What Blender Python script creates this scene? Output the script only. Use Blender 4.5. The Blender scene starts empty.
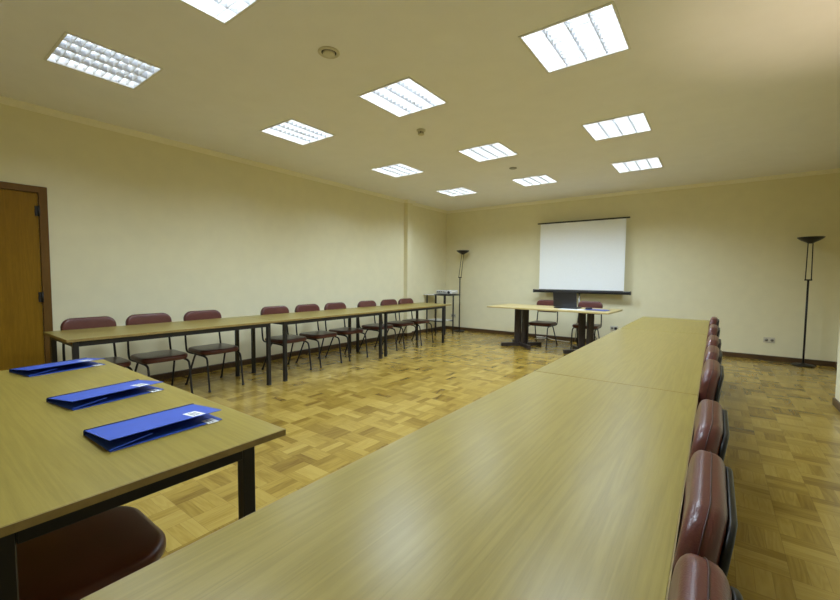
import bpy, bmesh, math, random
from mathutils import Vector, Matrix
PI = math.pi
random.seed(7)
S = bpy.context.scene
COL = S.collection

# ------------------------------------------------------------------ camera
YAW, PITCH, ROLL, CAM_H, F_PX = 0.6355, 0.056, 0.0083, 1.268, 400.0
cd = bpy.data.cameras.new('camera')
cd.sensor_fit = 'HORIZONTAL'
cd.sensor_width = 36.0
cd.lens = 36.0 * F_PX / 840.0
cd.clip_start = 0.02
cam = bpy.data.objects.new('camera', cd)
COL.objects.link(cam)
_f = Vector((-math.sin(YAW) * math.cos(PITCH), math.cos(YAW) * math.cos(PITCH), -math.sin(PITCH)))
_r = Vector((math.cos(YAW), math.sin(YAW), 0))
_u = _r.cross(_f)
_r2 = _r * math.cos(ROLL) + _u * math.sin(ROLL)
_u2 = -_r * math.sin(ROLL) + _u * math.cos(ROLL)
_m = Matrix((_r2, _u2, -_f)).transposed().to_4x4()
_m.translation = (0, 0, CAM_H)
cam.matrix_world = _m
S.camera = cam

# ------------------------------------------------------------------ world, exposure
w = bpy.data.worlds.new('world')
S.world = w
w.use_nodes = True
w.node_tree.nodes['Background'].inputs[0].default_value = (0.8, 0.9, 1, 1)
w.node_tree.nodes['Background'].inputs[1].default_value = 0.02
S.view_settings.view_transform = 'Standard'
S.view_settings.look = 'None'
S.view_settings.gamma = 1
S.view_settings.use_curve_mapping = False
S.view_settings.exposure = 0.08
S.cycles.diffuse_bounces = 8
S.cycles.max_bounces = 14
S.cycles.sample_clamp_indirect = 6

LIGHT_W = 86.0                       # each louvre fitting, shared by its spots
LIGHT_CONE, LIGHT_BLEND = math.radians(150), .75
LIGHT_COL = (0.82, 0.99, 1.17)
POWER = (.40, .48, .58, .74, 1.08, 1.08, 1.02, 1.05, .88, .80, .85, 1.05)   # set per fitting; the left row is turned down to darken that wall
TUBE_E = 10.0
ZC, XL, YB = 2.895, -5.374, 8.365
XR, XR2, YSTEP, YF = 1.03, 1.48, 5.77, -1.3
LIGHTS = [(-3.862, 1.11), (-3.88, 2.90), (-3.965, 4.78), (-4.01, 6.585),
          (-2.32, 1.11), (-2.36, 2.92), (-2.44, 4.77), (-2.49, 6.565),
          (-0.84, 1.11), (-0.84, 2.925), (-0.915, 4.785), (-0.965, 6.51)]
for i, (lx, ly) in enumerate(LIGHTS):   # the light each louvre fitting throws down into the room
    for qx in (-.19, 0, .19):
        for qy in (-.19, 0, .19):
            ld = bpy.data.lights.new('louvre_light', 'SPOT')
            ld.energy = LIGHT_W / 9 * POWER[i]
            ld.color = LIGHT_COL
            ld.spot_size = LIGHT_CONE
            ld.spot_blend = LIGHT_BLEND
            ld.shadow_soft_size = 0.0
            lo = bpy.data.objects.new('louvre_light', ld)
            COL.objects.link(lo)
            lo.location = (lx + qx, ly + qy, ZC - 0.012)


# ------------------------------------------------------------------ materials
def lin(r, g, b):
    return tuple(((c / 255) / 12.92 if c / 255 <= .04045 else ((c / 255 + .055) / 1.055) ** 2.4) for c in (r, g, b)) + (1,)


class NT:
    def __init__(s, name, rough=.5, metal=0., spec=.5):
        s.m = bpy.data.materials.new(name)
        s.m.use_nodes = True
        s.t = s.m.node_tree
        s.b = s.t.nodes['Principled BSDF']
        s.b.inputs['Roughness'].default_value = rough
        s.b.inputs['Metallic'].default_value = metal
        s.b.inputs['Specular IOR Level'].default_value = spec

    def n(s, ty, **k):
        x = s.t.nodes.new(ty)
        for a, v in k.items():
            if a.startswith('i_'):
                x.inputs[a[2:].replace('_', ' ')].default_value = v
            else:
                setattr(x, a, v)
        return x

    def l(s, a, b):
        s.t.links.new(a, b)

    def math(s, op, a, b=None):
        x = s.n('ShaderNodeMath', operation=op)
        for i, v in enumerate((a, b)):
            if v is None:
                continue
            if isinstance(v, (int, float)):
                x.inputs[i].default_value = v
            else:
                s.l(v, x.inputs[i])
        return x.outputs[0]

    def coord(s, scale=(1, 1, 1), loc=(0, 0, 0)):
        c = s.n('ShaderNodeTexCoord')
        mp = s.n('ShaderNodeMapping')
        mp.inputs['Scale'].default_value = scale
        mp.inputs['Location'].default_value = loc
        s.l(c.outputs['Object'], mp.inputs['Vector'])
        return mp.outputs['Vector']

    def noise(s, vec, scale, detail=4, rough=.5, dist=0.):
        x = s.n('ShaderNodeTexNoise')
        x.inputs['Scale'].default_value = scale
        x.inputs['Detail'].default_value = detail
        x.inputs['Roughness'].default_value = rough
        x.inputs['Distortion'].default_value = dist
        s.l(vec, x.inputs['Vector'])
        return x.outputs['Fac']

    def ramp(s, fac, stops):
        x = s.n('ShaderNodeValToRGB')
        e = x.color_ramp.elements
        while len(e) < len(stops):
            e.new(.5)
        for q, (p, c) in zip(e, stops):
            q.position = p
            q.color = c
        s.l(fac, x.inputs['Fac'])
        return x.outputs['Color']

    def mix(s, a, b, fac, bt='MIX'):
        x = s.n('ShaderNodeMix', data_type='RGBA', blend_type=bt)
        for sock, v in ((x.inputs[6], a), (x.inputs[7], b), (x.inputs[0], fac)):
            if hasattr(v, 'links'):
                s.l(v, sock)
            else:
                sock.default_value = v
        return x.outputs[2]

    def bump(s, h, strength=.1, dist=.01):
        x = s.n('ShaderNodeBump')
        x.inputs['Strength'].default_value = strength
        x.inputs['Distance'].default_value = dist
        s.l(h, x.inputs['Height'])
        s.l(x.outputs[0], s.b.inputs['Normal'])

    def col(s, c):
        if hasattr(c, 'links'):
            s.l(c, s.b.inputs['Base Color'])
        else:
            s.b.inputs['Base Color'].default_value = c


def plain(name, c, rough=.5, metal=0., spec=.5, var=.06, scale=30.):
    t = NT(name, rough, metal, spec)
    f = t.noise(t.coord(), scale, 3)
    d = tuple(x * (1 - var) for x in c[:3]) + (1,)
    u = tuple(min(1, x * (1 + var)) for x in c[:3]) + (1,)
    t.col(t.ramp(f, [(.3, d), (.7, u)]))
    return t.m


def wood(name, dark, light, along='X', rough=.38, flame=.5, spec=.5, stretch=14., coat=0.):
    """laminate / veneer with straight grain and long cathedral figures"""
    t = NT(name, rough, 0, spec)
    sc = (1., stretch, 6.) if along == 'X' else (stretch, 1., 6.) if along == 'Y' else (stretch, stretch, 1.)
    v = t.coord(sc)
    fine = t.noise(v, 12, 6, .7, .2)
    v2 = t.coord(tuple(a * .35 for a in sc), (3.1, 1.7, .4))
    big = t.noise(v2, 2.2, 2, .5, .3)
    rings = t.math('PINGPONG', t.math('MULTIPLY', big, 13.), 1.)
    f = t.math('ADD', t.math('MULTIPLY', fine, 1 - flame * .5), t.math('MULTIPLY', rings, flame * .5))
    t.col(t.ramp(f, [(.25, dark), (.75, light)]))
    if coat:
        t.b.inputs['Coat Weight'].default_value = coat
        t.b.inputs['Coat Roughness'].default_value = .12
    return t.m


M = {}
M['wall'] = plain('cream_wall_paint', (.79, .74, .51, 1), .75, var=.02, scale=6)
M['ceiling'] = plain('ceiling_paint', (.87, .865, .90, 1), .85, var=.015, scale=5)
M['cornice'] = plain('cornice_paint', (.90, .86, .70, 1), .7, var=.02)
M['baseboard'] = wood('dark_baseboard_wood', (.045, .022, .008, 1), (.10, .052, .02, 1), 'X', .4)
M['top'] = wood('light_oak_laminate', (.240, .181, .036, 1), (.316, .242, .053, 1), 'X', .30, .60, .27, 26.)
M['edge'] = plain('laminate_edge', (.26, .18, .055, 1), .5, var=.12, scale=40)
M['desk_top'] = wood('desk_laminate', (.50, .39, .16, 1), (.62, .50, .23, 1), 'X', .4, .3)
M['desk_base'] = wood('dark_desk_wood', (.030, .022, .020, 1), (.060, .045, .040, 1), 'Z', .45)
M['door'] = wood('oak_door_veneer', (.20, .102, .005, 1), (.29, .155, .010, 1), 'Z', .5, .35, .15, stretch=18.)
M['casing'] = wood('brown_door_casing', (.12, .058, .010, 1), (.18, .09, .019, 1), 'Z', .5, .2, .2)
M['black'] = plain('black_enamel', (.012, .011, .012, 1), .38, 0, .5)
M['black_plastic'] = plain('black_plastic', (.02, .02, .022, 1), .45)
M['lampblack'] = plain('satin_black_lamp', (.014, .012, .012, 1), .35, .3)
M['grey_metal'] = plain('grey_metal', (.30, .29, .26, 1), .4, .8)
M['white_metal'] = plain('white_louvre', (.86, .88, .90, 1), .35, 0, .6, var=.01)
M['reflector'] = plain('satin_aluminium', (.62, .64, .68, 1), .32, 1., .5, var=.01)
M['fixture_frame'] = plain('fixture_frame', (.74, .74, .72, 1), .4)
M['leather'] = None
M['blue'] = plain('blue_card', (.030, .085, .46, 1), .45, var=.05, scale=14)
M['blue_in'] = plain('blue_card_inside', (.030, .085, .46, 1), .6)
M['band'] = plain('dark_elastic', (.02, .025, .06, 1), .7)
M['paper'] = plain('white_paper', (.80, .80, .78, 1), .7, var=.02)
M['ink'] = plain('label_print', (.22, .22, .22, 1), .7)
M['screen'] = plain('screen_fabric', (.87, .89, .90, 1), .8, var=.01)
M['projector'] = plain('pale_grey_plastic', (.62, .62, .60, 1), .45)
M['shelf'] = plain('pale_shelf', (.68, .68, .66, 1), .45)
M['smoke'] = plain('off_white_plastic', (.62, .58, .46, 1), .5)
M['socket'] = plain('socket_plastic', (.60, .56, .45, 1), .45)
M['lid'] = plain('laptop_lid', (.012, .012, .017, 1), .45)
M['gap'] = plain('dark_void', (.02, .018, .015, 1), .8)
M['cable'] = plain('white_cable', (.7, .7, .66, 1), .5)


def leather(name, c, rough):
    t = NT(name, rough, 0, .5)
    v = t.coord()
    f = t.noise(v, 5, 3)
    d = tuple(x * .82 for x in c) + (1,)
    u = tuple(min(1, x * 1.15) for x in c) + (1,)
    t.col(t.ramp(f, [(.3, d), (.7, u)]))
    vo = t.n('ShaderNodeTexVoronoi')
    vo.inputs['Scale'].default_value = 260
    t.l(v, vo.inputs['Vector'])
    t.bump(vo.outputs['Distance'], .12, .002)
    return t.m


M['leather'] = leather('maroon_vinyl', (.105, .030, .023), .30)
M['shell'] = plain('black_back_shell', (.007, .007, .007, 1), .35, 0, .35)
M['seam'] = plain('maroon_seam', (.045, .014, .012, 1), .5)


def floor_mat():
    t = NT('parquet_floor', .30, 0, .5)
    B, NS = .19, 3
    c = t.n('ShaderNodeTexCoord')
    sp = t.n('ShaderNodeSeparateXYZ')
    t.l(c.outputs['Object'], sp.inputs[0])
    x = t.math('DIVIDE', t.math('ADD', sp.outputs[0], 50 * B + .07), B)
    y = t.math('DIVIDE', t.math('ADD', sp.outputs[1], 50 * B + .02), B)
    bx, by = t.math('FLOOR', x), t.math('FLOOR', y)
    fx, fy = t.math('FRACT', x), t.math('FRACT', y)
    par = t.math('MODULO', t.math('ADD', bx, by), 2.)

    def sel(a, b):            # par ? b : a
        return t.math('ADD', t.math('MULTIPLY', a, t.math('SUBTRACT', 1., par)), t.math('MULTIPLY', b, par))
    across, alongv = sel(fx, fy), sel(fy, fx)
    a4 = t.math('MULTIPLY', across, float(NS))
    strip = t.math('FLOOR', a4)
    fs = t.math('FRACT', a4)
    cv = t.n('ShaderNodeCombineXYZ')
    t.l(bx, cv.inputs[0]); t.l(by, cv.inputs[1]); t.l(strip, cv.inputs[2])
    wn = t.n('ShaderNodeTexWhiteNoise', noise_dimensions='3D')
    t.l(cv.outputs[0], wn.inputs['Vector'])
    cb = t.n('ShaderNodeCombineXYZ')
    t.l(bx, cb.inputs[0]); t.l(by, cb.inputs[1])
    wb = t.n('ShaderNodeTexWhiteNoise', noise_dimensions='2D')
    t.l(cb.outputs[0], wb.inputs['Vector'])
    # grain, stretched along the strip, shifted per strip
    g = t.n('ShaderNodeCombineXYZ')
    t.l(t.math('ADD', t.math('MULTIPLY', a4, 2.2), t.math('MULTIPLY', wn.outputs['Value'], 70.)), g.inputs[0])
    t.l(t.math('ADD', t.math('MULTIPLY', alongv, .75), t.math('MULTIPLY', wb.outputs['Value'], 30.)), g.inputs[1])
    gr = t.noise(g.outputs[0], 2.4, 5, .6, .5)
    rings = t.math('PINGPONG', t.math('MULTIPLY', t.noise(g.outputs[0], .55, 1, .5, .4), 11.), 1.)
    rings = t.math('MULTIPLY', rings, t.math('GREATER_THAN', wn.outputs['Value'], .0))
    tone = t.math('ADD', t.math('MULTIPLY', wn.outputs['Value'], .46), t.math('MULTIPLY', wb.outputs['Value'], .28))
    tone = t.math('ADD', tone, t.math('MULTIPLY', gr, .26))
    tone = t.math('ADD', tone, t.math('MULTIPLY', rings, .16))
    col = t.ramp(tone, [(.12, (.135, .071, .010, 1)), (.38, (.24, .150, .023, 1)), (.62, (.325, .217, .040, 1)), (.92, (.41, .288, .066, 1))])
    # joints: fine between strips, a little wider round blocks
    e1 = t.math('MINIMUM', fs, t.math('SUBTRACT', 1., fs))
    e2 = t.math('MINIMUM', alongv, t.math('SUBTRACT', 1., alongv))
    j1 = t.math('LESS_THAN', e1, .018)
    j2 = t.math('LESS_THAN', e2, .006)
    j = t.math('MAXIMUM', t.math('MULTIPLY', j1, .28), t.math('MULTIPLY', j2, .45))
    col = t.mix(col, (.10, .05, .015, 1), j)
    # small dark knots / dents
    kn = t.noise(t.coord((1, 1, 1)), 42, 1, .5, .3)
    k = t.math('GREATER_THAN', kn, .86)
    col = t.mix(col, (.10, .055, .02, 1), t.math('MULTIPLY', k, .6))
    t.col(col)
    wear = t.noise(t.coord((1, 1, 1)), 1.6, 3)
    t.l(t.math('ADD', t.math('MULTIPLY', wear, .12), .16), t.b.inputs['Roughness'])
    return t.m


M['floor'] = floor_mat()


def emis(name, c, e):
    t = NT(name)
    t.b.inputs['Base Color'].default_value = c
    t.b.inputs['Emission Color'].default_value = c
    t.b.inputs['Emission Strength'].default_value = e
    return t.m


M['tube'] = emis('fluorescent_tube', (.90, .95, 1, 1), TUBE_E)
M['tube_dim'] = emis('dim_fluorescent_tube', (.90, .95, 1, 1), TUBE_E * .42)


# ------------------------------------------------------------------ mesh helpers
def box(bm, x0, x1, y0, y1, z0, z1, mx=None):
    vs = [bm.verts.new((x, y, z)) for z in (z0, z1) for y in (y0, y1) for x in (x0, x1)]
    for q in ((0, 2, 3, 1), (4, 5, 7, 6), (0, 1, 5, 4), (2, 6, 7, 3), (0, 4, 6, 2), (1, 3, 7, 5)):
        bm.faces.new([vs[i] for i in q])
    if mx is not None:
        for v in vs:
            v.co = mx @ v.co
    return vs


def bevbox(bm, x0, x1, y0, y1, z0, z1, r=.004, seg=2, mx=None):
    b = bmesh.new()
    box(b, x0, x1, y0, y1, z0, z1)
    bmesh.ops.bevel(b, geom=b.edges[:], offset=r, segments=seg, affect='EDGES', profile=.5)
    merge(bm, b, mx)


def merge(bm, b, mx=None):
    mp = {}
    for v in b.verts:
        mp[v] = bm.verts.new(mx @ v.co if mx is not None else v.co)
    for f in b.faces:
        try:
            nf = bm.faces.new([mp[v] for v in f.verts])
            nf.smooth = f.smooth
        except ValueError:
            pass
    b.free()


def smooth_path(pts, n=6):
    P = [Vector(p) for p in pts]
    if len(P) < 3:
        return P
    out = []
    for i in range(len(P) - 1):
        p0 = P[max(0, i - 1)]; p1 = P[i]; p2 = P[i + 1]; p3 = P[min(len(P) - 1, i + 2)]
        for k in range(n):
            t = k / n
            out.append(.5 * ((2 * p1) + (-p0 + p2) * t + (2 * p0 - 5 * p1 + 4 * p2 - p3) * t * t + (-p0 + 3 * p1 - 3 * p2 + p3) * t ** 3))
    out.append(P[-1])
    return out


def tube(bm, pts, r, seg=8, sm=0, closed=False):
    P = smooth_path(pts, sm) if sm else [Vector(p) for p in pts]
    n = len(P)
    rings = []
    prev = None
    for i, p in enumerate(P):
        if closed:
            t = (P[(i + 1) % n] - P[i - 1]).normalized()
        else:
            t = (P[min(n - 1, i + 1)] - P[max(0, i - 1)]).normalized()
        if prev is None:
            a = Vector((0, 0, 1)) if abs(t.z) < .9 else Vector((1, 0, 0))
            u = t.cross(a).normalized()
        else:
            u = (prev - t * prev.dot(t)).normalized()
        prev = u
        v = t.cross(u)
        rr = r[i] if isinstance(r, (list, tuple)) else r
        rings.append([bm.verts.new(p + (u * math.cos(2 * PI * k / seg) + v * math.sin(2 * PI * k / seg)) * rr) for k in range(seg)])
    m = n if closed else n - 1
    for i in range(m):
        A, Bq = rings[i], rings[(i + 1) % n]
        for k in range(seg):
            f = bm.faces.new((A[k], A[(k + 1) % seg], Bq[(k + 1) % seg], Bq[k]))
            f.smooth = True
    if not closed:
        bm.faces.new(rings[0][::-1])
        bm.faces.new(rings[-1])


def lathe(bm, prof, seg=24, cx=0, cy=0):
    rings = []
    for r, z in prof:
        if r < 1e-6:
            rings.append([bm.verts.new((cx, cy, z))])
        else:
            rings.append([bm.verts.new((cx + r * math.cos(2 * PI * k / seg), cy + r * math.sin(2 * PI * k / seg), z)) for k in range(seg)])
    for A, Bq in zip(rings, rings[1:]):
        for k in range(seg):
            a, b = A[k % len(A)], A[(k + 1) % len(A)]
            c, d = Bq[(k + 1) % len(Bq)], Bq[k % len(Bq)]
            vs = []
            for v in (a, b, c, d):
                if v not in vs:
                    vs.append(v)
            if len(vs) > 2:
                f = bm.faces.new(vs)
                f.smooth = True


def rrect(w, h, r, seg=6):
    """rounded rectangle outline; r may be one radius or (top, bottom)"""
    rt, rb = r if isinstance(r, tuple) else (r, r)
    out = []
    for cx, cy, rr, a0 in ((w / 2 - rt, h / 2 - rt, rt, 0), (-w / 2 + rt, h / 2 - rt, rt, 90), (-w / 2 + rb, -h / 2 + rb, rb, 180), (w / 2 - rb, -h / 2 + rb, rb, 270)):
        for k in range(seg + 1):
            a = math.radians(a0 + 90 * k / seg)
            out.append((cx + rr * math.cos(a), cy + rr * math.sin(a)))
    return out


def pad(bm, w, h, t, r, bev, mx, seg=7, puff=0., bend=0.):
    """cushion: rounded outline w x h in local XY, thickness t along local Z, softened rim; bend bows it along X"""
    rings = []
    nb = 5
    prof = []
    for k in range(nb + 1):
        a = PI / 2 * k / nb
        prof.append((bev * (1 - math.sin(a)), -t / 2 + bev * (1 - math.cos(a))))
    prof += [(i, -z) for i, z in prof[::-1]]
    base = rrect(w, h, r, seg)
    for ins, z in prof:
        kx, ky = (w - 2 * ins) / w, (h - 2 * ins) / h
        rings.append([(x * kx, y * ky, z) for x, y in base])
    # inner domes
    def dome(z, sgn):
        res = []
        for q in (.75, .4):
            res.append([(x * q * (w - 2 * bev) / w, y * q * (h - 2 * bev) / h, z + sgn * puff * (1 - q * q)) for x, y in base])
        return res
    rings = dome(-t / 2, -1)[::-1] + rings + dome(t / 2, 1)
    V = []
    for ring in rings:
        V.append([bm.verts.new(mx @ Vector((x, y, z + bend * (x / (w / 2)) ** 2))) for x, y, z in ring])
    n = len(base)
    for A, Bq in zip(V, V[1:]):
        for k in range(n):
            f = bm.faces.new((A[k], A[(k + 1) % n], Bq[(k + 1) % n], Bq[k]))
            f.smooth = True
    for ring, z in ((V[0], 0), (V[-1], 1)):
        f = bm.faces.new(ring if z else ring[::-1])
        f.smooth = True


def obj(name, bm, mat, parent=None, loc=None):
    bmesh.ops.recalc_face_normals(bm, faces=bm.faces[:])
    me = bpy.data.meshes.new(name)
    bm.to_mesh(me)
    bm.free()
    for m_ in (mat if isinstance(mat, (list, tuple)) else [mat]):
        me.materials.append(M[m_] if isinstance(m_, str) else m_)
    o = bpy.data.objects.new(name, me)
    COL.objects.link(o)
    if parent is not None:
        o.parent = parent
    if loc:
        o.location = loc
    return o


def tag(o, label, cat, group=None):
    o['label'] = label
    o['category'] = cat
    if group:
        o['group'] = group
    return o


def thing(name, label, cat, loc=(0, 0, 0), rz=0., group=None):
    o = bpy.data.objects.new(name, None)
    o.empty_display_size = .1
    COL.objects.link(o)
    o.location = loc
    o.rotation_euler = (0, 0, rz)
    return tag(o, label, cat, group)


def struct(name, bm, mat, parent=None):
    o = obj(name, bm, mat, parent)
    if parent is None:
        o['kind'] = 'structure'
    return o


KIDS = {}


def dup(root, loc, rz, label, group=None):
    r = root.copy()
    COL.objects.link(r)
    r.location = loc
    r.rotation_euler = (0, 0, rz)
    tag(r, label, root['category'], group or root.get('group'))
    for ch in root.children:
        c = ch.copy()
        COL.objects.link(c)
        c.parent = r
        for g in ch.children:
            d = g.copy()
            COL.objects.link(d)
            d.parent = c
    return r


# ------------------------------------------------------------------ room shell
bm = bmesh.new(); box(bm, XL - .12, XR2 + .12, YF - .12, YB + .12, -.08, 0)
struct('floor', bm, 'floor')

# ceiling with an opening for every recessed fitting
HO = .29
bm = bmesh.new()
xs = sorted({XL - .12, XR2 + .12} | {round(x + s * HO, 4) for x, _ in LIGHTS for s in (-1, 1)})
ys = sorted({YF - .12, YB + .12} | {round(y + s * HO, 4) for _, y in LIGHTS for s in (-1, 1)})
gv = {}
for i, x in enumerate(xs):
    for j, y in enumerate(ys):
        gv[i, j] = bm.verts.new((x, y, ZC))
for i in range(len(xs) - 1):
    for j in range(len(ys) - 1):
        cx, cy = (xs[i] + xs[i + 1]) / 2, (ys[j] + ys[j + 1]) / 2
        if any(abs(cx - lx) < HO and abs(cy - ly) < HO for lx, ly in LIGHTS):
            continue
        bm.faces.new((gv[i, j], gv[i, j + 1], gv[i + 1, j + 1], gv[i + 1, j]))
struct('ceiling', bm, 'ceiling')

PY0, PY1, PD = 6.69, 6.86, .10      # boxed pipe chase on the left wall
bm = bmesh.new()
box(bm, XL - .12, XL, YF - .12, YB + .12, 0, ZC)
box(bm, XL, XL + PD, PY0, PY1, 0, ZC)
struct('wall_left', bm, 'wall')
bm = bmesh.new(); box(bm, XL, XR2 + .12, YB, YB + .12, 0, ZC)
struct('wall_back', bm, 'wall')
bm = bmesh.new()
box(bm, XR, XR2 + .12, YF - .12, YSTEP, 0, ZC)
box(bm, XR2, XR2 + .12, YSTEP, YB, 0, ZC)
struct('wall_right', bm, 'wall')
bm = bmesh.new(); box(bm, XL, XR, YF - .12, YF, 0, ZC)
struct('wall_front', bm, 'wall')


def run(bm, path, prof):
    """sweep a closed 2-D profile (out, z) along a polyline on plan; 'out' is to the left of travel"""
    P = [Vector((x, y, 0)) for x, y in path]
    rings = []
    for i, p in enumerate(P):
        d0 = (P[i] - P[i - 1]).normalized() if i else None
        d1 = (P[i + 1] - P[i]).normalized() if i < len(P) - 1 else None
        n0 = Vector((-d0.y, d0.x, 0)) if d0 else None
        n1 = Vector((-d1.y, d1.x, 0)) if d1 else None
        if n0 and n1:
            n = (n0 + n1).normalized()
            n = n / max(.3, n.dot(n0))
        else:
            n = n0 or n1
        rings.append([bm.verts.new(p + n * o + Vector((0, 0, z))) for o, z in prof])
    k = len(prof)
    for A, Bq in zip(rings, rings[1:]):
        for a in range(k):
            bm.faces.new((A[a], A[(a + 1) % k], Bq[(a + 1) % k], Bq[a]))
    bm.faces.new(rings[0]); bm.faces.new(rings[-1][::-1])


CORN = [(0, ZC - .055), (.007, ZC - .055), (.009, ZC - .046), (.020, ZC - .036), (.036, ZC - .019), (.044, ZC - .009), (.052, ZC - .008), (.052, ZC), (0, ZC)]
BASE = [(0, 0), (.014, 0), (.014, .068), (.009, .076), (0, .078)]
pl = [(XL, YB), (XL, PY1), (XL + PD, PY1), (XL + PD, PY0), (XL, PY0), (XL, YF)]
bm = bmesh.new(); run(bm, pl, CORN); struct('trim_1', bm, 'cornice')
bm = bmesh.new(); run(bm, [(XR2, YB), (XL, YB)], CORN); struct('trim_2', bm, 'cornice')
pr_ = [(XR, YF), (XR, YSTEP), (XR2, YSTEP), (XR2, YB)]
bm = bmesh.new(); run(bm, pr_, CORN); struct('trim_3', bm, 'cornice')
DY0, DY1 = .05, 1.03
bm = bmesh.new(); run(bm, pl[:-1] + [(XL, DY1)], BASE); run(bm, [(XL, DY0), (XL, YF)], BASE); struct('baseboard_left', bm, 'baseboard')
bm = bmesh.new(); run(bm, [(XR2, YB), (XL, YB)], BASE); struct('baseboard_back', bm, 'baseboard')
bm = bmesh.new(); run(bm, pr_, BASE); struct('baseboard_right', bm, 'baseboard')

# door: casing, leaf, hinges
dr = bpy.data.objects.new('door_1', None); COL.objects.link(dr); dr['kind'] = 'structure'; dr.location = (XL, 0, 0)
bm = bmesh.new()
bevbox(bm, .001, .030, DY1 - .066, DY1, 0, 2.125, .004)
bevbox(bm, .001, .030, DY0, DY0 + .066, 0, 2.125, .004)
bevbox(bm, .001, .0295, DY0 + .05, DY1 - .05, 2.06, 2.1248, .004)
obj('door_casing', bm, 'casing', dr)
bm = bmesh.new(); bevbox(bm, .001, .016, DY0 + .069, DY1 - .069, .006, 2.057, .002)
obj('door_leaf', bm, 'door', dr)
for z in (1.885, 1.045, .28):
    bm = bmesh.new()
    tube(bm, [(.032, DY1 - .068, z - .05), (.032, DY1 - .068, z + .05)], .009, 10)
    box(bm, .016, .026, DY1 - .095, DY1 - .068, z - .048, z + .048)
    obj('hinge', bm, 'black', dr)

# ------------------------------------------------------------------ ceiling fittings
GRP_L = 'recessed louvre lights in the ceiling'
lf = thing('ceiling_light', '', 'ceiling light', (0, 0, 0), 0, GRP_L)
HS = .29
bm = bmesh.new()
for a, b in ((-1, 0), (1, 0), (0, -1), (0, 1)):
    if a:
        x0, x1 = sorted((a * .281, a * .297)); box(bm, x0, x1, -.297, .297, -.006, -.0005)
    else:
        y0, y1 = sorted((b * .281, b * .297)); box(bm, -.281, .281, y0, y1, -.006, -.0005)
obj('frame', bm, 'fixture_frame', lf)
bm = bmesh.new()
t_ = .004
box(bm, -.288, .288, -.288, .288, .085, .089)
box(bm, -.288, -.284, -.288, .288, 0, .085); box(bm, .284, .288, -.288, .288, 0, .085)
box(bm, -.284, .284, -.288, -.284, 0, .085); box(bm, -.284, .284, .284, .288, 0, .085)
obj('housing', bm, 'white_metal', lf)


def wedge(bm, x0, x1, y0, y1, z0, z1, tb, tt):
    """blade with a narrow bottom edge and a wide top, along X if |x| span is longer"""
    if (x1 - x0) > (y1 - y0):
        c = (y0 + y1) / 2
        p = [(x, c + s * t / 2, z) for z, t in ((z0, tb), (z1, tt)) for s in (-1, 1) for x in (x0, x1)]
    else:
        c = (x0 + x1) / 2
        p = [(c + s * t / 2, y, z) for z, t in ((z0, tb), (z1, tt)) for s in (-1, 1) for y in (y0, y1)]
    v = [bm.verts.new(q) for q in p]
    for q in ((0, 1, 3, 2), (4, 6, 7, 5), (0, 4, 5, 1), (2, 3, 7, 6), (0, 2, 6, 4), (1, 5, 7, 3)):
        bm.faces.new([v[i] for i in q])


for x in (-.142, 0, .142):
    bm = bmesh.new(); wedge(bm, x - .001, x + .001, -.283, .283, .001, .052, .005, .030)
    obj('reflector_blade', bm, 'reflector', lf)
bm = bmesh.new()
for k in range(9):
    y = -.2265 + .0566 * k
    for x in (-.213, -.071, .071, .213):
        wedge(bm, x - .067, x + .067, y - .001, y + .001, .003, .042, .003, .014)
obj('louvre', bm, 'white_metal', lf)
for x in (-.213, -.071, .071, .213):
    bm = bmesh.new(); tube(bm, [(x, -.278, .066), (x, .278, .066)], .013, 10)
    obj('fluorescent_tube', bm, 'tube', lf)
LL = ['square louvre light nearest the door on the left of the ceiling, its grey cells showing',
      'second louvre light from the door in the row along the left wall',
      'third louvre light from the door in the row along the left wall',
      'farthest louvre light in the row along the left wall, in the left back corner',
      'louvre light cut off by the top edge of the photo, left of the ceiling vent',
      'louvre light in the middle row, just before the small smoke detector',
      'middle row louvre light just before the small round ceiling disc',
      'farthest louvre light of the middle row, nearest the top of the projection screen',
      'louvre light over the near end of the long right table, above the photo',
      'largest louvre light at top right of the photo, over the long right table',
      'second louvre light of the right row, between the largest one and the farthest',
      'farthest louvre light of the right row, toward the right torch lamp']
for i, (lx, ly) in enumerate(LIGHTS):
    if i == 0:
        lf.location = (lx, ly, ZC); lf['label'] = LL[0]
    else:
        dup(lf, (lx, ly, ZC), 0, LL[i])

for c in lf.children:                    # tube emission lowered on the door fitting so its louvre cells look grey
    if c.name.startswith('fluorescent_tube'):
        c.data = c.data.copy()
        c.data.materials[0] = M['tube_dim']

v = thing('ceiling_vent', 'round off-white ceiling vent with dark ring slot', 'vent', (-2.322, 2.01, ZC))
bm = bmesh.new(); lathe(bm, [(0, -.001), (.078, -.001), (.078, -.006), (.070, -.012), (.058, -.012), (.054, -.004), (0, -.004)], 28)
obj('rim', bm, 'smoke', v)
bm = bmesh.new(); lathe(bm, [(0, -.0045), (.0535, -.0045), (.0535, -.0055), (0, -.0055)], 28); obj('slot', bm, 'gap', v)
bm = bmesh.new(); lathe(bm, [(0, -.006), (.044, -.006), (.044, -.016), (.038, -.020), (0, -.021)], 28); obj('disc', bm, 'smoke', v)

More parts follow.
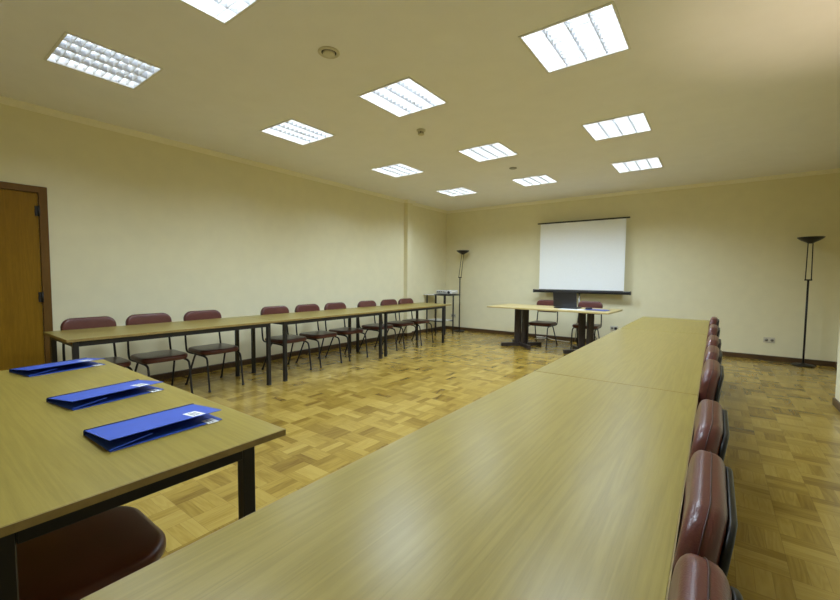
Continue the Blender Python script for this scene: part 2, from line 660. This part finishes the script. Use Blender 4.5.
v = thing('smoke_detector', 'small round smoke detector with dark slots, hanging from the ceiling', 'smoke detector', (-2.682, 3.629, ZC))
bm = bmesh.new(); lathe(bm, [(0, -.001), (.050, -.001), (.050, -.014), (.043, -.020), (0, -.020)], 24); obj('base', bm, 'smoke', v)
bm = bmesh.new(); lathe(bm, [(0, -.0205), (.028, -.0205), (.028, -.044), (0, -.044)], 24); obj('sensor_chamber', bm, 'gap', v)
bm = bmesh.new()
for k in range(8):
    a = 2 * PI * k / 8 + .2
    box(bm, .029, .033, -.006, .006, -.044, -.0205, Matrix.Rotation(a, 4, 'Z'))
lathe(bm, [(0, -.0445), (.036, -.0445), (.034, -.052), (.02, -.056), (0, -.056)], 24)
obj('cage', bm, 'smoke', v)

bm = bmesh.new(); lathe(bm, [(0, -.001), (.055, -.001), (.055, -.007), (.045, -.013), (.02, -.014), (0, -.014)], 24)
o = obj('ceiling_disc', bm, 'grey_metal', None, (-2.472, 5.638, ZC)); tag(o, 'small flat greyish disc on the ceiling between two middle row lights', 'ceiling disc')


# ------------------------------------------------------------------ tables
def table(label, x0, x1, y0, y1, group, long_axis, leg_lo=.10, leg_hi=.10, leg_in_short=.035, T=.75, thick=.022):
    """laminate top with dark edge band on a black square tube frame"""
    cx, cy = (x0 + x1) / 2, (y0 + y1) / 2
    L, Wd = (x1 - x0, y1 - y0) if long_axis == 'X' else (y1 - y0, x1 - x0)
    t = thing('meeting_table', label, 'table', (cx, cy, 0), 0 if long_axis == 'X' else PI / 2, group)
    bm = bmesh.new()
    bevbox(bm, -L / 2 + .002, L / 2 - .002, -Wd / 2 + .002, Wd / 2 - .002, T - thick, T, .0015, 1)
    obj('tabletop', bm, 'top', t)
    bm = bmesh.new()
    for s in (-1, 1):
        y0_, y1_ = sorted((s * Wd / 2, s * (Wd / 2 - .003)))
        box(bm, -L / 2, L / 2, y0_, y1_, T - thick + .0005, T - .001)
        x0_, x1_ = sorted((s * L / 2, s * (L / 2 - .003)))
        box(bm, x0_, x1_, -Wd / 2 + .003, Wd / 2 - .003, T - thick + .0005, T - .001)
    obj('edge_band', bm, 'edge', t)
    q = .02
    xa, xb, ly = -L / 2 + leg_lo, L / 2 - leg_hi, Wd / 2 - leg_in_short
    zt = T - thick - .001
    bm = bmesh.new()
    for s in (-1, 1):
        bevbox(bm, xa + q + .001, xb - q - .001, s * (ly + .007) - .0125, s * (ly + .007) + .0125, zt - .042, zt, .002, 1)
        x_ = (xa - .007, xb + .007)[s > 0]
        bevbox(bm, x_ - .0125, x_ + .0125, -ly + q + .001, ly - q - .001, zt - .042, zt, .002, 1)
    obj('rail', bm, 'black', t)
    for px in (xa, xb):
        for sy in (-1, 1):
            bm = bmesh.new()
            bevbox(bm, px - q, px + q, sy * ly - q, sy * ly + q, .006, zt, .003, 1)
            lg = obj('leg', bm, 'black', t)
            bm = bmesh.new()
            bevbox(bm, px - q - .001, px + q + .001, sy * ly - q - .001, sy * ly + q + .001, 0, .012, .002, 1)
            obj('foot_cap', bm, 'black_plastic', lg)
    return t


G = 'light oak meeting tables on black frames'
table('light oak table nearest the camera, running along the bottom right of the photo', -.798, -.042, .172, 2.172, G, 'Y')
table('middle table of the right row, with bare light oak top beyond the near one', -.798, -.042, 2.175, 4.66, G, 'Y', .03, .40)
table('farthest table of the right row, its end toward the back wall', -.798, -.042, 4.663, 6.326, G, 'Y')
table('light oak table holding three blue folders', -3.07, -1.157, .020, .805, G, 'X', .045, .05, .115)
table('table of the left row nearest the door', -4.873, -4.118, .870, 2.790, G, 'Y', .06, .12)
table('middle table of the left row, three maroon chairs behind it', -4.878, -4.123, 2.793, 4.70, G, 'Y', .10, .09)
table('farthest table of the left row, beside the projector trolley', -4.900, -4.150, 4.703, 6.67, G, 'Y', .09, .20, .06)

# ------------------------------------------------------------------ chairs
chair = thing('stacking_chair', '', 'chair', (0, 0, 0), 0, 'maroon vinyl chairs on black tube frames')
SW, SD = .43, .43
bm = bmesh.new()
pad(bm, SW, .45, .052, (.12, .07), .020, Matrix.Translation((0, .035, .420)), 9, .006)
obj('seat', bm, 'leather', chair)
bm = bmesh.new()
bevbox(bm, -.175, .175, -.16, .17, .384, .3955, .003, 1)
obj('seat_board', bm, 'black', chair)
LEAN = math.radians(7)
BM = Matrix.Translation((0, -.232, .735)) @ Matrix.Rotation(PI / 2 + LEAN, 4, 'X')    # local Y -> up, local Z -> front(-y)
bm = bmesh.new()
pad(bm, .43, .235, .062, (.085, .06), .022, BM, 8, .005, -.012)
bk = obj('backrest', bm, 'leather', chair)
bm = bmesh.new()
ol = rrect(.4315, .2365, (.0855, .0605), 8)
tube(bm, [BM @ Vector((x, y, .002 - .012 * (x / .215) ** 2)) for x, y in ol], .0014, 5, 0, True)
obj('seam', bm, 'seam', bk)
bm = bmesh.new()
BM2 = BM @ Matrix.Translation((0, -.004, .0395))
pad(bm, .40, .205, .014, (.075, .05), .005, BM2, 7, 0, -.012)
obj('back_shell', bm, 'shell', chair)
R = .0105
for s in (-1, 1):
    bm = bmesh.new()   # upright: seat side up to the back pad
    tube(bm, [(s * .185, -.06, .384), (s * .194, -.14, .384), (s * .200, -.200, .400), (s * .200, -.222, .46), (s * .197, -.238, .58), (s * .188, -.254, .68), (s * .180, -.263, .75)], R, 8, 5)
    obj('back_post', bm, 'black', chair)
    bm = bmesh.new()   # front leg, bent over from the seat rail
    tube(bm, [(s * .187, -.05, .382), (s * .188, .12, .382), (s * .189, .225, .372), (s * .190, .258, .33), (s * .191, .275, .20), (s * .192, .302, .004)], R, 8, 5)
    lg = obj('leg', bm, 'black', chair)
    bm = bmesh.new(); lathe(bm, [(0, 0), (.0145, 0), (.0145, .022), (0, .022)], 10, s * .192, .3015); obj('rubber_foot', bm, 'black_plastic', lg)
    bm = bmesh.new()   # rear leg, slanting back
    tube(bm, [(s * .172, .00, .380), (s * .174, -.05, .368), (s * .180, -.085, .31), (s * .195, -.16, .14), (s * .205, -.225, .004)], R, 8, 5)
    lg = obj('leg', bm, 'black', chair)
    bm = bmesh.new(); lathe(bm, [(0, 0), (.0145, 0), (.0145, .022), (0, .022)], 10, s * .2048, -.2245); obj('rubber_foot', bm, 'black_plastic', lg)
bm = bmesh.new()
tube(bm, [(-.18, -.06, .376), (.18, -.06, .376)], .008, 8)
tube(bm, [(-.18, .10, .376), (.18, .10, .376)], .008, 8)
obj('seat_frame', bm, 'black', chair)

CH = []
LROW = ['maroon chair nearest the door behind the left tables', 'second maroon chair from the door behind the left tables',
        'third maroon chair from the door behind the left tables', 'fourth maroon chair from the door, first behind the middle left table',
        'fifth maroon chair from the door, middle one behind the middle left table', 'sixth maroon chair from the door, last behind the middle left table',
        'seventh maroon chair from the door, first behind the farthest left table', 'eighth maroon chair from the door behind the left tables',
        'ninth and last maroon chair behind the left tables, toward the projector trolley']
GL, GR = 'maroon chairs along the left wall', 'maroon chairs along the long right table'
for y, l in zip((1.215, 1.73, 2.295, 3.27, 3.82, 4.37, 5.10, 5.69, 6.20), LROW):
    CH.append(((-4.69, y, 0), -PI / 2, l, GL))
ORD = ['maroon chair closest to the camera at the right table, cut off by the photo bottom',
       'second maroon chair from the camera along the right table', 'third maroon chair from the camera along the right table',
       'fourth maroon chair from the camera along the right table', 'fifth maroon chair from the camera along the right table',
       'sixth maroon chair from the camera along the right table', 'seventh maroon chair from the camera along the right table',
       'eighth maroon chair from the camera, the farthest along the right table']
for y, l in zip((.565, 1.035, 1.56, 2.44, 3.0, 3.60, 4.50, 5.50), ORD):
    CH.append(((-.235, y, 0), PI / 2, l, GR))
CH.append(((-1.515, .262, 0), 0, 'dark maroon chair under the folder table at bottom left of the photo', None))
CH.append(((-2.62, 7.50, 0), PI - .03, 'left maroon chair behind the presenter desk, beside the laptop', 'chairs behind the presenter desk'))
CH.append(((-1.85, 7.62, 0), PI + .03, 'right maroon chair behind the presenter desk, behind the blue folder', 'chairs behind the presenter desk'))
for i, (l, rz, lab, g) in enumerate(CH):
    if i == 0:
        chair.location = l; chair.rotation_euler = (0, 0, rz); chair['label'] = lab; chair['group'] = g
    else:
        c = dup(chair, l, rz, lab, g)
        if g is None:
            del c['group']

# ------------------------------------------------------------------ blue folders on the near table
fold = thing('document_folder', '', 'folder', (0, 0, 0), 0, 'blue card folders on the oak table')
FW, FL = .225, .335
def sheet(bm, prof, y0, y1, th=.0016):
    """thin card bent along an x-z profile, extruded along y"""
    n = len(prof)
    top = [[bm.verts.new((x, y, z + th)) for x, z in prof] for y in (y0, y1)]
    bot = [[bm.verts.new((x, y, z)) for x, z in prof] for y in (y0, y1)]
    for k in range(n - 1):
        bm.faces.new((top[0][k], top[0][k + 1], top[1][k + 1], top[1][k]))
        bm.faces.new((bot[0][k], bot[1][k], bot[1][k + 1], bot[0][k + 1]))
        bm.faces.new((top[0][k], bot[0][k], bot[0][k + 1], top[0][k + 1]))
        bm.faces.new((top[1][k], top[1][k + 1], bot[1][k + 1], bot[1][k]))
    bm.faces.new((top[0][0], top[1][0], bot[1][0], bot[0][0]))
    bm.faces.new((top[0][-1], bot[0][-1], bot[1][-1], top[1][-1]))
bm = bmesh.new(); sheet(bm, [(-FW / 2, .0005), (FW / 2, .0005)], -FL / 2, FL / 2)
obj('back_cover', bm, 'blue', fold)
cov = [(-FW / 2 - .0025, .001), (-FW / 2 - .0020, .010), (-FW / 2 + .004, .0145), (-.04, .021), (.04, .028), (FW / 2 - .004, .034)]
bm = bmesh.new(); sheet(bm, cov, -FL / 2 - .001, FL / 2 + .001)
fc = obj('front_cover', bm, 'blue', fold)
def strip_on(bm, x0, x1, y0, y1, dz):
    def zc(x):
        for (a, za), (b, zb) in zip(cov[1:], cov[2:]):
            if a <= x <= b:
                return za + (zb - za) * (x - a) / (b - a) + .0016
        return cov[-1][1] + .0016
    vs = [bm.verts.new((x, y, zc(x) + d)) for d in (.0001, dz) for y in (y0, y1) for x in (x0, x1)]
    for q in ((0, 2, 3, 1), (4, 5, 7, 6), (0, 1, 5, 4), (2, 6, 7, 3), (0, 4, 6, 2), (1, 3, 7, 5)):
        bm.faces.new([vs[i] for i in q])
def mark(bm, n0, i):
    for f in list(bm.faces)[n0:]:
        f.material_index = i
bm = bmesh.new(); strip_on(bm, .025, .100, .072, .115, .0006)
n0 = len(bm.faces)
for k, (a, b) in enumerate(((.036, .090), (.033, .094), (.040, .086))):
    strip_on(bm, a, b, .082 + .009 * k, .0865 + .009 * k, .0009)
mark(bm, n0, 1)
lb = obj('paper_label', bm, ['paper', 'ink'], fc)
lb['label'] = 'white paper label with small grey print'
bm = bmesh.new(); box(bm, FW / 2 - .038, FW / 2 + .012, .112, .150, .0023, .0031)
n0 = len(bm.faces)
for k in range(2):
    box(bm, FW / 2 - .028, FW / 2 + .002, .122 + .010 * k, .1255 + .010 * k, .0031, .0034)
mark(bm, n0, 1)
lb = obj('paper_tab', bm, ['paper', 'ink'], fold); lb['label'] = 'white paper tab on the back cover'
# inner flaps: end flap lifted at the near end, a triangular flap corner
bm = bmesh.new()
e = [(-FW / 2 + .004, -FL / 2, .003), (FW / 2 - .003, -FL / 2, .003), (FW / 2 - .006, -FL / 2 + .115, .019), (-FW / 2 + .006, -FL / 2 + .085, .012)]
vs = [bm.verts.new((x, y, z + d)) for d in (0, .0013) for x, y, z in e]
for q in ((3, 2, 1, 0), (4, 5, 6, 7), (0, 1, 5, 4), (1, 2, 6, 5), (2, 3, 7, 6), (3, 0, 4, 7)):
    bm.faces.new([vs[i] for i in q])
obj('inner_flap', bm, 'blue_in', fold)
bm = bmesh.new()
tube(bm, [(-FW / 2 + .012, -FL / 2 - .003, .0005 + .002), (-FW / 2 + .012, -FL / 2 - .003, .0178), (-FW / 2 + .012, FL / 2 + .003, .0178), (-FW / 2 + .012, FL / 2 + .003, .0025)], .0018, 6)
obj('elastic_band', bm, 'band', fold)
FO = [((-1.520, .548, .75), .03, 'blue card folder nearest the camera on the oak table, half open'),
      ((-2.085, .572, .75), .15, 'middle one of the three blue folders on the oak table'),
      ((-2.905, .580, .75), .18, 'blue card folder farthest from the camera, toward the door')]
for i, (l, rz, lab) in enumerate(FO):
    if i == 0:
        fold.location = l; fold.rotation_euler = (0, 0, rz); fold['label'] = lab
    else:
        dup(fold, l, rz, lab)

# ------------------------------------------------------------------ presenter desk and what lies on it
DK = (-2.345, 7.17, 0)
DR = -.035
d = thing('presenter_desk', 'pale wood presenter desk on two dark cross-shaped pedestals', 'desk', DK, DR)
bm = bmesh.new(); bevbox(bm, -1.06, 1.06, -.47, .47, .722, .75, .003, 1); obj('desktop', bm, 'desk_top', d)
for sx in (-.57, .60):
    bm = bmesh.new()
    for k in range(4):
        mx = Matrix.Translation((sx, 0, 0)) @ Matrix.Rotation(PI / 4 + PI / 2 * k, 4, 'Z')
        bevbox(bm, .042, .135, -.016, .014, .063, .720, .003, 1, mx)
    p = obj('pedestal', bm, 'desk_base', d)
    bm = bmesh.new()
    mx = Matrix.Translation((sx, 0, 0)) @ Matrix.Rotation(PI / 4, 4, 'Z')
    bevbox(bm, -.39, .39, -.035, .035, 0, .062, .006, 1, mx)
    for s in (-1, 1):
        y0_, y1_ = sorted((s * .036, s * .39))
        bevbox(bm, -.035, .035, y0_, y1_, 0, .062, .006, 1, mx)
    obj('cross_foot', bm, 'desk_base', p)

lt = thing('laptop', 'open black laptop on the presenter desk, its lid toward the camera', 'laptop', (-2.075, 7.18, .75), PI - .03)
bm = bmesh.new(); bevbox(bm, -.20, .20, -.14, .13, .003, .024, .005, 2); ba = obj('base', bm, 'black_plastic', lt)
bm = bmesh.new()
for r_ in range(5):
    for k in range(13):
        bevbox(bm, -.178 + .0275 * k, -.178 + .0275 * k + .023, -.035 + .026 * r_, -.035 + .026 * r_ + .021, .0245, .0265, .0006, 1)
obj('keyboard', bm, 'black', ba)
mx = Matrix.Translation((0, .133, .026)) @ Matrix.Rotation(math.radians(-9), 4, 'X')
bm = bmesh.new(); bevbox(bm, -.20, .20, -.004, .006, .004, .268, .003, 2, mx)
ld_ = obj('lid', bm, 'lid', lt)
bm = bmesh.new(); box(bm, -.185, .185, -.0055, -.0042, .018, .252, mx); obj('display', bm, 'black', ld_)
bm = bmesh.new(); bevbox(bm, -.19, .24, -.19, .10, .7505, .7525, .0005, 1)
o = obj('paper_sheet', bm, 'paper', None, (-1.95, 7.04, 0)); o.rotation_euler = (0, 0, -.06); tag(o, 'white paper sheet lying in front of the laptop', 'paper')
o.location.z = 0
LT_Z = .0022
lt.location.z = .75 + .0025
m_ = thing('computer_mouse', 'small black mouse between the laptop and blue folder', 'mouse', (-1.70, 7.10, .75), .7)
bm = bmesh.new()
pad(bm, .115, .062, .034, .028, .014, Matrix.Translation((0, 0, .018)), 6, .003)
obj('body', bm, 'black_plastic', m_)
bm = bmesh.new(); tube(bm, [(.035, -.005, .037), (.035, .005, .037)], .005, 10); obj('scroll_wheel', bm, 'black', m_)
f2 = thing('document_folder', 'closed blue folder lying near the right end of the presenter desk', 'folder', (-1.56, 7.07, .7505), -.10)
bm = bmesh.new(); sheet(bm, [(-.17, 0), (.17, 0)], -.115, .115); obj('back_cover', bm, 'blue', f2)
bm = bmesh.new(); sheet(bm, [(-.172, 0), (-.171, .006), (-.05, .008), (.17, .0075)], -.116, .116); obj('front_cover', bm, 'blue', f2)

# ------------------------------------------------------------------ projection screen on its stand
sc = thing('projection_screen', 'pulled-up white projection screen with black case, behind the presenter desk', 'projection screen', (-2.16, 8.20, 0))
bm = bmesh.new(); box(bm, -.80, .80, -.0015, .0015, 1.045, 2.385); obj('fabric', bm, 'screen', sc)
bm = bmesh.new(); bevbox(bm, -.86, .86, -.012, .012, 2.385, 2.412, .004, 2); obj('top_bar', bm, 'black', sc)
bm = bmesh.new()
pad(bm, .060, .060, 1.80, .02, .004, Matrix.Translation((0, 0, 1.012)) @ Matrix.Rotation(PI / 2, 4, 'Y'), 5)
cs = obj('case', bm, 'black', sc)
for s in (-1, 1):
    bm = bmesh.new(); bevbox(bm, s * .91 - .010, s * .91 + .010, -.034, .034, .978, 1.046, .004, 2); obj('end_cap', bm, 'black_plastic', cs)
bm = bmesh.new(); bevbox(bm, -.79, .79, -.026, -.004, 1.0425, 1.0525, .002, 1); obj('case_lip', bm, 'grey_metal', cs)
bm = bmesh.new(); tube(bm, [(0, .045, .45), (0, .045, 2.40)], .011, 10); tube(bm, [(0, .045, .32), (0, .045, 1.0)], .015, 10); obj('mast', bm, 'grey_metal', sc)
bm = bmesh.new(); tube(bm, [(-.035, -.036, .998), (-.035, -.052, .975), (-.035, -.050, .945), (-.035, -.036, .93)], .007, 8, 4); obj('handle', bm, 'grey_metal', sc)
for a, r_ in ((-75, .45), (3, .40), (140, .10)):
    a = math.radians(a)
    bm = bmesh.new()
    tube(bm, [(0, .045, .62), (math.cos(a) * r_ * .6, .045 + math.sin(a) * r_ * .6, .27), (math.cos(a) * r_, .045 + math.sin(a) * r_, .010)], .009, 8, 4)
    obj('leg', bm, 'grey_metal', sc)

# ------------------------------------------------------------------ torch floor lamps
def torch(label, x, y, lean, group='black torch floor lamps'):
    t = thing('floor_lamp', label, 'floor lamp', (x, y, 0), 0, group)
    bm = bmesh.new(); lathe(bm, [(0, 0), (.135, 0), (.135, .014), (.125, .022), (.03, .028), (.016, .045), (0, .045)], 32); obj('base', bm, 'lampblack', t)
    bm = bmesh.new(); tube(bm, [(0, 0, .04), (0, 0, 1.27)], .0125, 12); obj('pole', bm, 'lampblack', t)
    bm = bmesh.new(); bevbox(bm, -.042, .042, -.012, .012, 1.27, 1.29, .003, 1); obj('lower_bracket', bm, 'lampblack', t)
    for s in (-1, 1):
        bm = bmesh.new(); tube(bm, [(s * .032, 0, 1.285), (s * .026 + lean, 0, 1.83)], .0065, 8); obj('rod', bm, 'lampblack', t)
    bm = bmesh.new()
    lathe(bm, [(0, 1.815), (.030, 1.815), (.048, 1.832), (.100, 1.858), (.140, 1.888), (.153, 1.906), (.148, 1.908), (.095, 1.872), (.04, 1.848), (0, 1.846)], 32, lean, 0)
    sh = obj('shade', bm, 'lampblack', t)
    bm = bmesh.new(); tube(bm, [(lean - .055, 0, 1.868), (lean + .055, 0, 1.868)], .007, 8); obj('bulb', bm, 'shelf', sh)
    return t


torch('black torch floor lamp in the left back corner, its twin rods leaning', -4.86, 8.17, .07)
torch('black torch floor lamp on the right, near the right wall', 1.10, 8.16, 0.)
t = torch('lit black torch floor lamp by the right wall, just outside the photo', .84, 3.2, 0.)
TORCH_W = 20.0
ld = bpy.data.lights.new('torch_light', 'SPOT')
ld.energy = TORCH_W
ld.color = (1, .80, .58)
ld.spot_size, ld.spot_blend, ld.shadow_soft_size = math.radians(118), .5, .0
lo = bpy.data.objects.new('torch_light', ld)
COL.objects.link(lo)
lo.location = (.84, 3.2, 1.880)
lo.rotation_euler = (PI, 0, 0)
for c in t.children:
    if c.name.startswith('shade'):
        for q in c.children:
            q.data.materials[0] = emis('lit_halogen_bulb', (1, .8, .55, 1), 12)
bm = bmesh.new()
tube(bm, [(.60, 8.30, .006), (.68, 8.27, .006), (.76, 8.20, .006), (.88, 8.22, .006), (.96, 8.19, .006), (.97, 8.155, .006)], .005, 6, 8)
tube(bm, [(.86, 8.10, .007), (.80, 8.06, .007), (.74, 8.12, .007), (.70, 8.10, .007)], .005, 6, 8)
o = obj('power_cable', bm, 'black_plastic'); tag(o, 'thin black cable running along the floor to the right torch lamp', 'cable')

# ------------------------------------------------------------------ projector trolley in the corner
tr = thing('projector_trolley', 'black framed projector trolley with pale shelves in the left back corner', 'trolley', (-4.99, 7.60, 0))
for x, y0_ in ((-.29, -.17), (-.29, .17), (-.045, -.17), (-.045, .17), (.20, -.17), (.20, .17)):
    bm = bmesh.new(); bevbox(bm, x - .0125, x + .0125, y0_ - .0125, y0_ + .0125, 0, .872, .002, 1); obj('leg', bm, 'black', tr)
bm = bmesh.new(); bevbox(bm, -.075, .34, -.20, .20, .8725, .896, .003, 1); obj('projector_shelf', bm, 'black_plastic', tr)
bm = bmesh.new(); bevbox(bm, -.375, -.080, -.20, .20, .8725, .890, .003, 1); obj('side_shelf', bm, 'shelf', tr)
bm = bmesh.new(); bevbox(bm, -.27, .18, -.15, .15, .30, .318, .003, 1); obj('lower_shelf', bm, 'shelf', tr)
bm = bmesh.new()
for y0_ in (-.17, .17):
    bevbox(bm, -.277, .187, y0_ - .010, y0_ + .010, .278, .2985, .002, 1)
obj('rail', bm, 'black', tr)
pj = thing('projector', 'pale grey projector on the trolley top', 'projector', (-4.85, 7.60, .8965), .05)
bm = bmesh.new(); pad(bm, .42, .30, .085, .035, .018, Matrix.Translation((0, 0, .0525)), 6); bd = obj('body', bm, 'projector', pj)
bm = bmesh.new()
for k in range(5):
    bevbox(bm, -.165 + .045 * k, -.165 + .045 * k + .030, -.1525, -.1495, .045, .068, .001, 1)
    bevbox(bm, -.15 + .04 * k, -.15 + .04 * k + .028, -.07, .03, .0952, .0975, .0005, 1)
obj('vent', bm, 'gap', bd)
mx = Matrix.Translation((.125, -.146, .050)) @ Matrix.Rotation(PI / 2, 4, 'X')
bm = bmesh.new(); b2 = bmesh.new(); lathe(b2, [(0, 0), (.030, 0), (.030, .016), (.024, .020), (.022, .008), (0, .006)], 20); merge(bm, b2, mx); obj('lens', bm, 'black', bd)
for sx in (-1, 1):
    for sy in (-1, 1):
        bm = bmesh.new(); lathe(bm, [(0, 0), (.012, 0), (.012, .014), (0, .014)], 10, sx * .15, sy * .10); obj('foot', bm, 'black_plastic', pj)


# ------------------------------------------------------------------ sockets, cable under the desk
def socket(label, x, z, plug):
    t = thing('wall_socket', label, 'wall socket', (x, YB, z), 0, 'sockets on the back wall')
    bm = bmesh.new(); bevbox(bm, -.07, .07, -.010, -.0005, -.042, .042, .003, 2); pt = obj('plate', bm, 'socket', t)
    bm = bmesh.new()
    for s in (-1, 1):
        b2 = bmesh.new(); lathe(b2, [(0, 0), (.021, 0), (.021, .002), (0, .002)], 18)
        merge(bm, b2, Matrix.Translation((s * .033, -.0102, 0)) @ Matrix.Rotation(PI / 2, 4, 'X'))
    obj('socket_well', bm, 'grey_metal', pt)
    if plug:
        pg = thing('power_plug', 'black plug pushed into the socket right of the presenter desk', 'plug', (x + .033, YB - .0125, z))
        bm = bmesh.new(); bevbox(bm, -.022, .022, -.050, 0, -.022, .022, .006, 2)
        tube(bm, [(0, -.045, -.01), (.0, -.060, -.05), (-.02, -.05, -.17), (-.03, -.045, z * -1 + .03)], .004, 6, 6)
        obj('body', bm, 'black_plastic', pg)
    return t


socket('cream wall socket on the right, near the right torch lamp', .72, .325, False)
socket('cream wall socket on the back wall beside the left torch lamp', -5.14, .345, False)
socket('wall socket right of the presenter desk with a black plug', -1.53, .33, True)
bm = bmesh.new()
pts = []
for k in range(40):
    a = k / 40 * 4 * PI
    rr = .09 + .03 * math.sin(a * 1.7)
    pts.append((-2.87 + rr * math.cos(a) * 1.2, 8.10 + rr * math.sin(a), .010 + .0016 * k))
tube(bm, pts + [(-2.62, 8.12, .03), (-2.3, 8.17, .010)], .009, 6, 2)
o = obj('power_cable', bm, 'cable'); tag(o, 'loose coil of pale cable on the floor behind the presenter desk', 'cable')
